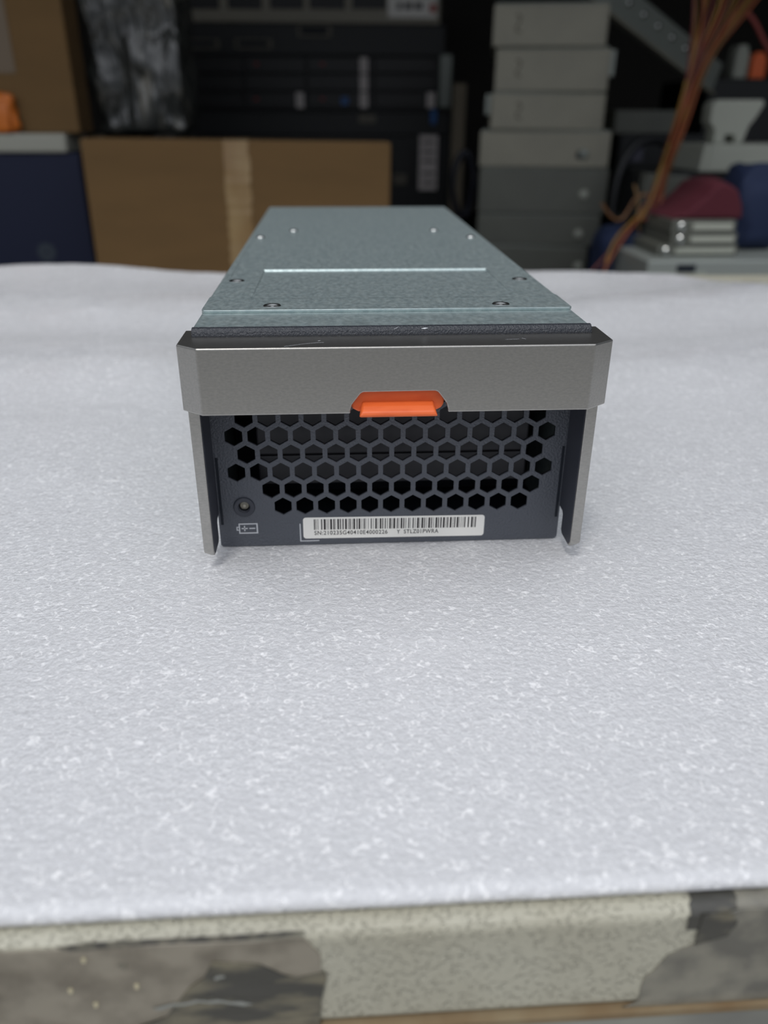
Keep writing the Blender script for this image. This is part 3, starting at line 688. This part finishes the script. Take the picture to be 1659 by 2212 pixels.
# three metal connector modules stacked
mods = [(1420, 530, 1592, 560), (1450, 504, 1592, 529), (1452, 476, 1590, 503)]
lbs = ['lowest metal connector module under the dark red cloth', 'middle metal connector module under the dark red cloth', 'top metal connector module, directly under the dark red cloth']
zz = zg+0.2
for (u0, v0, u1, v1), lb_ in zip(mods, lbs):
    x0, x1, z0, z1 = rect(u0, v0, u1, v1, 668)
    r = thing('connector_module', lb_, 'module', ((x0+x1)/2, 728, zz), 'metal modules stacked under the red cloth')
    hx = (x1-x0)/2; h = z1-zz
    box('body', -hx, hx, -60, 60, 0, h, M['chassis2'], r, bevel=1)
    bm = bmesh.new(); lathe_bm(bm, [(h*.36, 0), (h*.36, 4), (h*.26, 5), (h*.2, 2.5), (0.2, 2.5)], (-hx+h*0.75, -60, h*0.5), 20, 'y'); from_bm('round_connector', bm, M['screw'], r, smooth=False)
    box('slot_cover', -hx+h*1.7, hx-4, -62.5, -60, h*0.2, h*0.78, M['greyp'], r, bevel=1)
    zz = z1+0.2
# red cloth draped as a wedge
pr = [at(u, v, 690) for u, v in ((1432,474),(1470,452),(1510,420),(1536,392),(1560,384),(1590,400),(1597,440),(1592,474))]
zlow = zz
pts = [(p.x, max(p.z, zlow)) for p in pr]
bm = bmesh.new()
for k in range(9):
    yy_ = 676+k*11; sc = 1-0.06*abs(k-4)/4
    cxm = sum(p[0] for p in pts)/len(pts)
    rowv = []
    for i, p in enumerate(pts): rowv.append(bm.verts.new(Vector((cxm+(p[0]-cxm)*sc+1.5*sin(i+k), yy_, zlow+(p[1]-zlow)*(1-0.12*((k-4)/4)**2)))*S))
    if k: 
        for i in range(len(pts)): bm.faces.new((prev[i], rowv[i], rowv[(i+1) % len(pts)], prev[(i+1) % len(pts)]))
    else: bm.faces.new(rowv[::-1])
    prev = rowv
bm.faces.new(prev); bmesh.ops.recalc_face_normals(bm, faces=bm.faces)
o = from_bm('folded_cloth', bm, M['red'], smooth=False, bevel=3, seg=3); tag(o, 'dark red folded cloth lying on the metal modules at right', 'cloth')
# blue cloth bag
p = at(1640, 425, 700)
bb = blob('cloth_bag', (p.x+8, 730, zg+43), (32, 32, 46), M['blue'], amp=0.12, seed=2, flat=0.93); tag(bb, 'navy blue cloth bag at the right edge beside the dark red cloth', 'bag')
# pale slab + bracket on top
x0, x1, z0, z1 = rect(1514, 312, 1760, 372, 800)
dk = carton('black_equipment', 'dark equipment box under the pale grey slab at right', 'box', x0-52, x1, 805, 150, ZB, z0-0.4, M['black'])
sb = thing('plastic_slab', 'pale grey plastic slab at the right edge, above the red cloth', 'equipment', ((x0+x1)/2, 850, z0))
hx = (x1-x0)/2; hz = z1-z0
prism('body', [(-hx, 0), (hx, 0), (hx, hz), (-hx+3, hz)], 'y', -50, 50, M['greyp'], sb, bevel=2)
prism('ridge', [(-hx+8, 0.5), (-hx+13, 0.5), (-hx+15, hz-0.5), (-hx+10, hz-0.5)], 'y', -52, -50, M['greyp'], sb, bevel=.5)
pp = [at(u, v, 815) for u, v in ((1541,309),(1545,280),(1534,262),(1540,226),(1550,214),(1650,214),(1652,224),(1634,252),(1618,272),(1603,309))]
hh = [at(u, v, 815) for u, v in ((1566,307),(1566,290),(1588,290),(1588,307))]
cx_ = sum(p.x for p in pp)/len(pp); zb_ = z1+0.2; dz_ = zb_-pp[0].z
br = plate('plastic_bracket', [[(p.x-cx_, p.z-pp[0].z) for p in pp]], [[(p.x-cx_, max(p.z-pp[0].z, 0.5)) for p in hh]], 26, M['greyp'], None, 'y', 0, bevel=1.2)
br.location = (cx_*S, 815*S, zb_*S); tag(br, 'pale grey plastic bracket with square hole standing on the pale slab', 'bracket')
# navy cover low, right of the chassis stack
x0, x1, _, z1 = rect(1312, 494, 1422, 600, 730)
nv = blob('folded_cover', ((x0+x1)/2, 775, (ZB+z1)/2), ((x1-x0)/2*1.02, 35, (z1-ZB)/2), M['blue'], amp=0.10, seed=8, flat=0.94); tag(nv, 'dark navy folded cover on the bench, right of the chassis stack', 'cover')
# pale wedge
pp = [at(u, v, 790) for u, v in ((1392,470),(1396,420),(1405,376),(1500,382),(1470,420),(1432,462))]
cx_ = sum(p.x for p in pp)/len(pp); zb_ = pp[0].z
db = box('dark_box', pp[0].x-16, pp[0].x+28, 796, 850, ZB, zb_-0.3, M['black'], bevel=1); tag(db, 'small black box under the dull grey plate, behind the navy cover', 'box')
wd = plate('grey_plate', [[(p.x-cx_, p.z-zb_) for p in pp]], [], 20, M['chassis2'], None, 'y', 0, bevel=1); wd.location = (cx_*S, 800*S, zb_*S)
tag(wd, 'dull grey angular plate left of the dark red cloth', 'plate')
# dark racks behind the pile
x0, x1, _, z1 = rect(1322, 290, 1530, 600, 1080)
dr = carton('black_equipment', 'black equipment box deep in shade, right of the chassis stack', 'box', x0, x1, 1080, 200, ZB, z1, M['black'])
p = at(1375, 335, 1079); box('pale_mark', p.x-(x0+x1)/2-9, p.x-(x0+x1)/2+9, -102, -100, p.z-ZB-9, p.z-ZB+9, mat('dim_mark', (78,78,92), 0.6), dr)
z2 = z1
x0, x1, _, z1 = rect(1328, 238, 1470, 288, 1090)
g2 = carton('metal_part', 'dull grey flat metal part on the black equipment box, right of the chassis stack', 'part', x0, x1, 1090, 120, z2+0.3, z1, M['chassis2'])
x0, x1, _, z1 = rect(1500, 170, 1800, 600, 1150)
d3 = carton('black_equipment', 'tall black cabinet in the dark upper right corner, behind the wires', 'cabinet', x0, x1, 1150, 200, ZB, z1, M['black'])
zt_ = z1
for (u0, v0, u1, v1, mk, nm, lb_) in ((1592, 96, 1622, 166, 'greyp', 'pale_connector', 'small pale connector beside the orange plug, on the tall black cabinet'), (1628, 112, 1660, 168, 'orange', 'orange_plug', 'orange plug on top of the tall black cabinet at the right edge'), (1520, 128, 1556, 168, 'chassis2', 'small_adapter', 'small dull grey adapter on the tall black cabinet, beside the wires')):
    x0, x1, _, z1 = rect(u0, v0, u1, v1, 1160)
    o = prism(nm, [(-(x1-x0)/2, 0), ((x1-x0)/2, 0), ((x1-x0)/2, (z1-zt_)*0.7), ((x1-x0)/2*0.5, z1-zt_), (-(x1-x0)/2*0.6, z1-zt_), (-(x1-x0)/2, (z1-zt_)*0.8)], 'y', -15, 15, M[mk], bevel=2)
    o.location = ((x0+x1)/2*S, 1180*S, (zt_+0.3)*S); tag(o, lb_, 'connector')
# sloping perforated rail, resting on the topmost chassis
a = at(1268, -50, 1010); b = at(1545, 172, 1120)
L = (b-a).length
rl = thing('slotted_rail', 'sloping zinc rail with screw heads, top right, leaning across towards the wires', 'rail', tuple(a))
rl.rotation_euler = (b-a).to_track_quat('X', 'Z').to_euler()
box('channel', -30, L, -3, 3, -22, 22, M['rail'], rl, bevel=1)
box('flange', -30, L, -10, -3, -22, -19, M['chassis'], rl)
for k in range(7):
    bm = bmesh.new(); lathe_bm(bm, [(5, 0), (4.6, 2), (2, 3.4), (.2, 3.6)], (L*(0.16+0.11*k), -3, 6), 16, 'y'); from_bm('screw_head', bm, M['screw'], rl, smooth=True)
# wires: a loose bundle coming down
cols_ = {'yellow': (120,88,18), 'orange': (122,58,18), 'red': (84,22,20), 'amber': (92,60,20)}
WM = {k: mat(k+'_wire', c, 0.45) for k, c in cols_.items()}
order = ['yellow', 'red', 'orange', 'yellow', 'amber', 'red', 'yellow', 'orange', 'red', 'amber', 'yellow', 'orange', 'red', 'yellow', 'amber', 'orange']
desc = ['leftmost at the top', 'left part of the bundle', 'middle of the bundle', 'right part of the bundle']
rw = random.Random(5)
for k, cn in enumerate(order):
    f = k/(len(order)-1)
    uv = [(1495+f*190+rw.uniform(-10,10), -70), (1500+f*130+rw.uniform(-12,12), 15), (1492+f*62+rw.uniform(-10,10), 95), (1478+f*34+rw.uniform(-6,6), 180), (1455+f*28+rw.uniform(-6,6), 262), (1432+f*18+rw.uniform(-6,6), 345), (1408+f*16+rw.uniform(-6,6), 420)]
    if k % 5 == 1: uv += [(1385+rw.uniform(-20,20), 470), (1330+rw.uniform(-20,30), 520), (1290+rw.uniform(-20,20), 590)]
    else: uv += [(1400+rw.uniform(-20,25), 478)]
    pts = []
    for i, (u, v) in enumerate(uv):
        p = at(u, v, 760+max(0, 3-i)*12+rw.uniform(-6,6)-(14*max(0, i-6))); pts.append(p)
    o = link_mesh('wire', tube_mesh('wire', pts, 1.6), WM[cn], smooth=True)
    tag(o, '%s wire hanging in the loose bundle at the upper right' % cn, 'wire', 'hanging %s wires' % cn)
# a few loose dark cables over the pile
for pts_uv, Y, r_, cc, lb_ in (
    ([(1322,470),(1330,380),(1365,300),(1420,290),(1470,330)], 900, 6, (20,22,26), 'thick black cable arching over the black equipment box'),
    ([(1300,440),(1335,500),(1362,440),(1385,410),(1420,430)], 745, 1.6, (120,84,54), 'thin tan wire looping beside the dull grey plate'),
    ([(1370,400),(1386,440),(1372,500),(1390,560)], 742, 1.6, (130,104,72), 'thin beige wire hanging over the navy cover'),
    ([(1615,30),(1650,60),(1640,110),(1700,140)], 900, 3, (130,60,56), 'dull red cable at the upper right edge')):
    pts = [at(u, v, Y+4*i) for i, (u, v) in enumerate(pts_uv)]
    o = link_mesh('cable', tube_mesh('cable', pts, r_), mat('cable_'+str(len(lb_)), cc, 0.45), smooth=True); tag(o, lb_, 'cable')
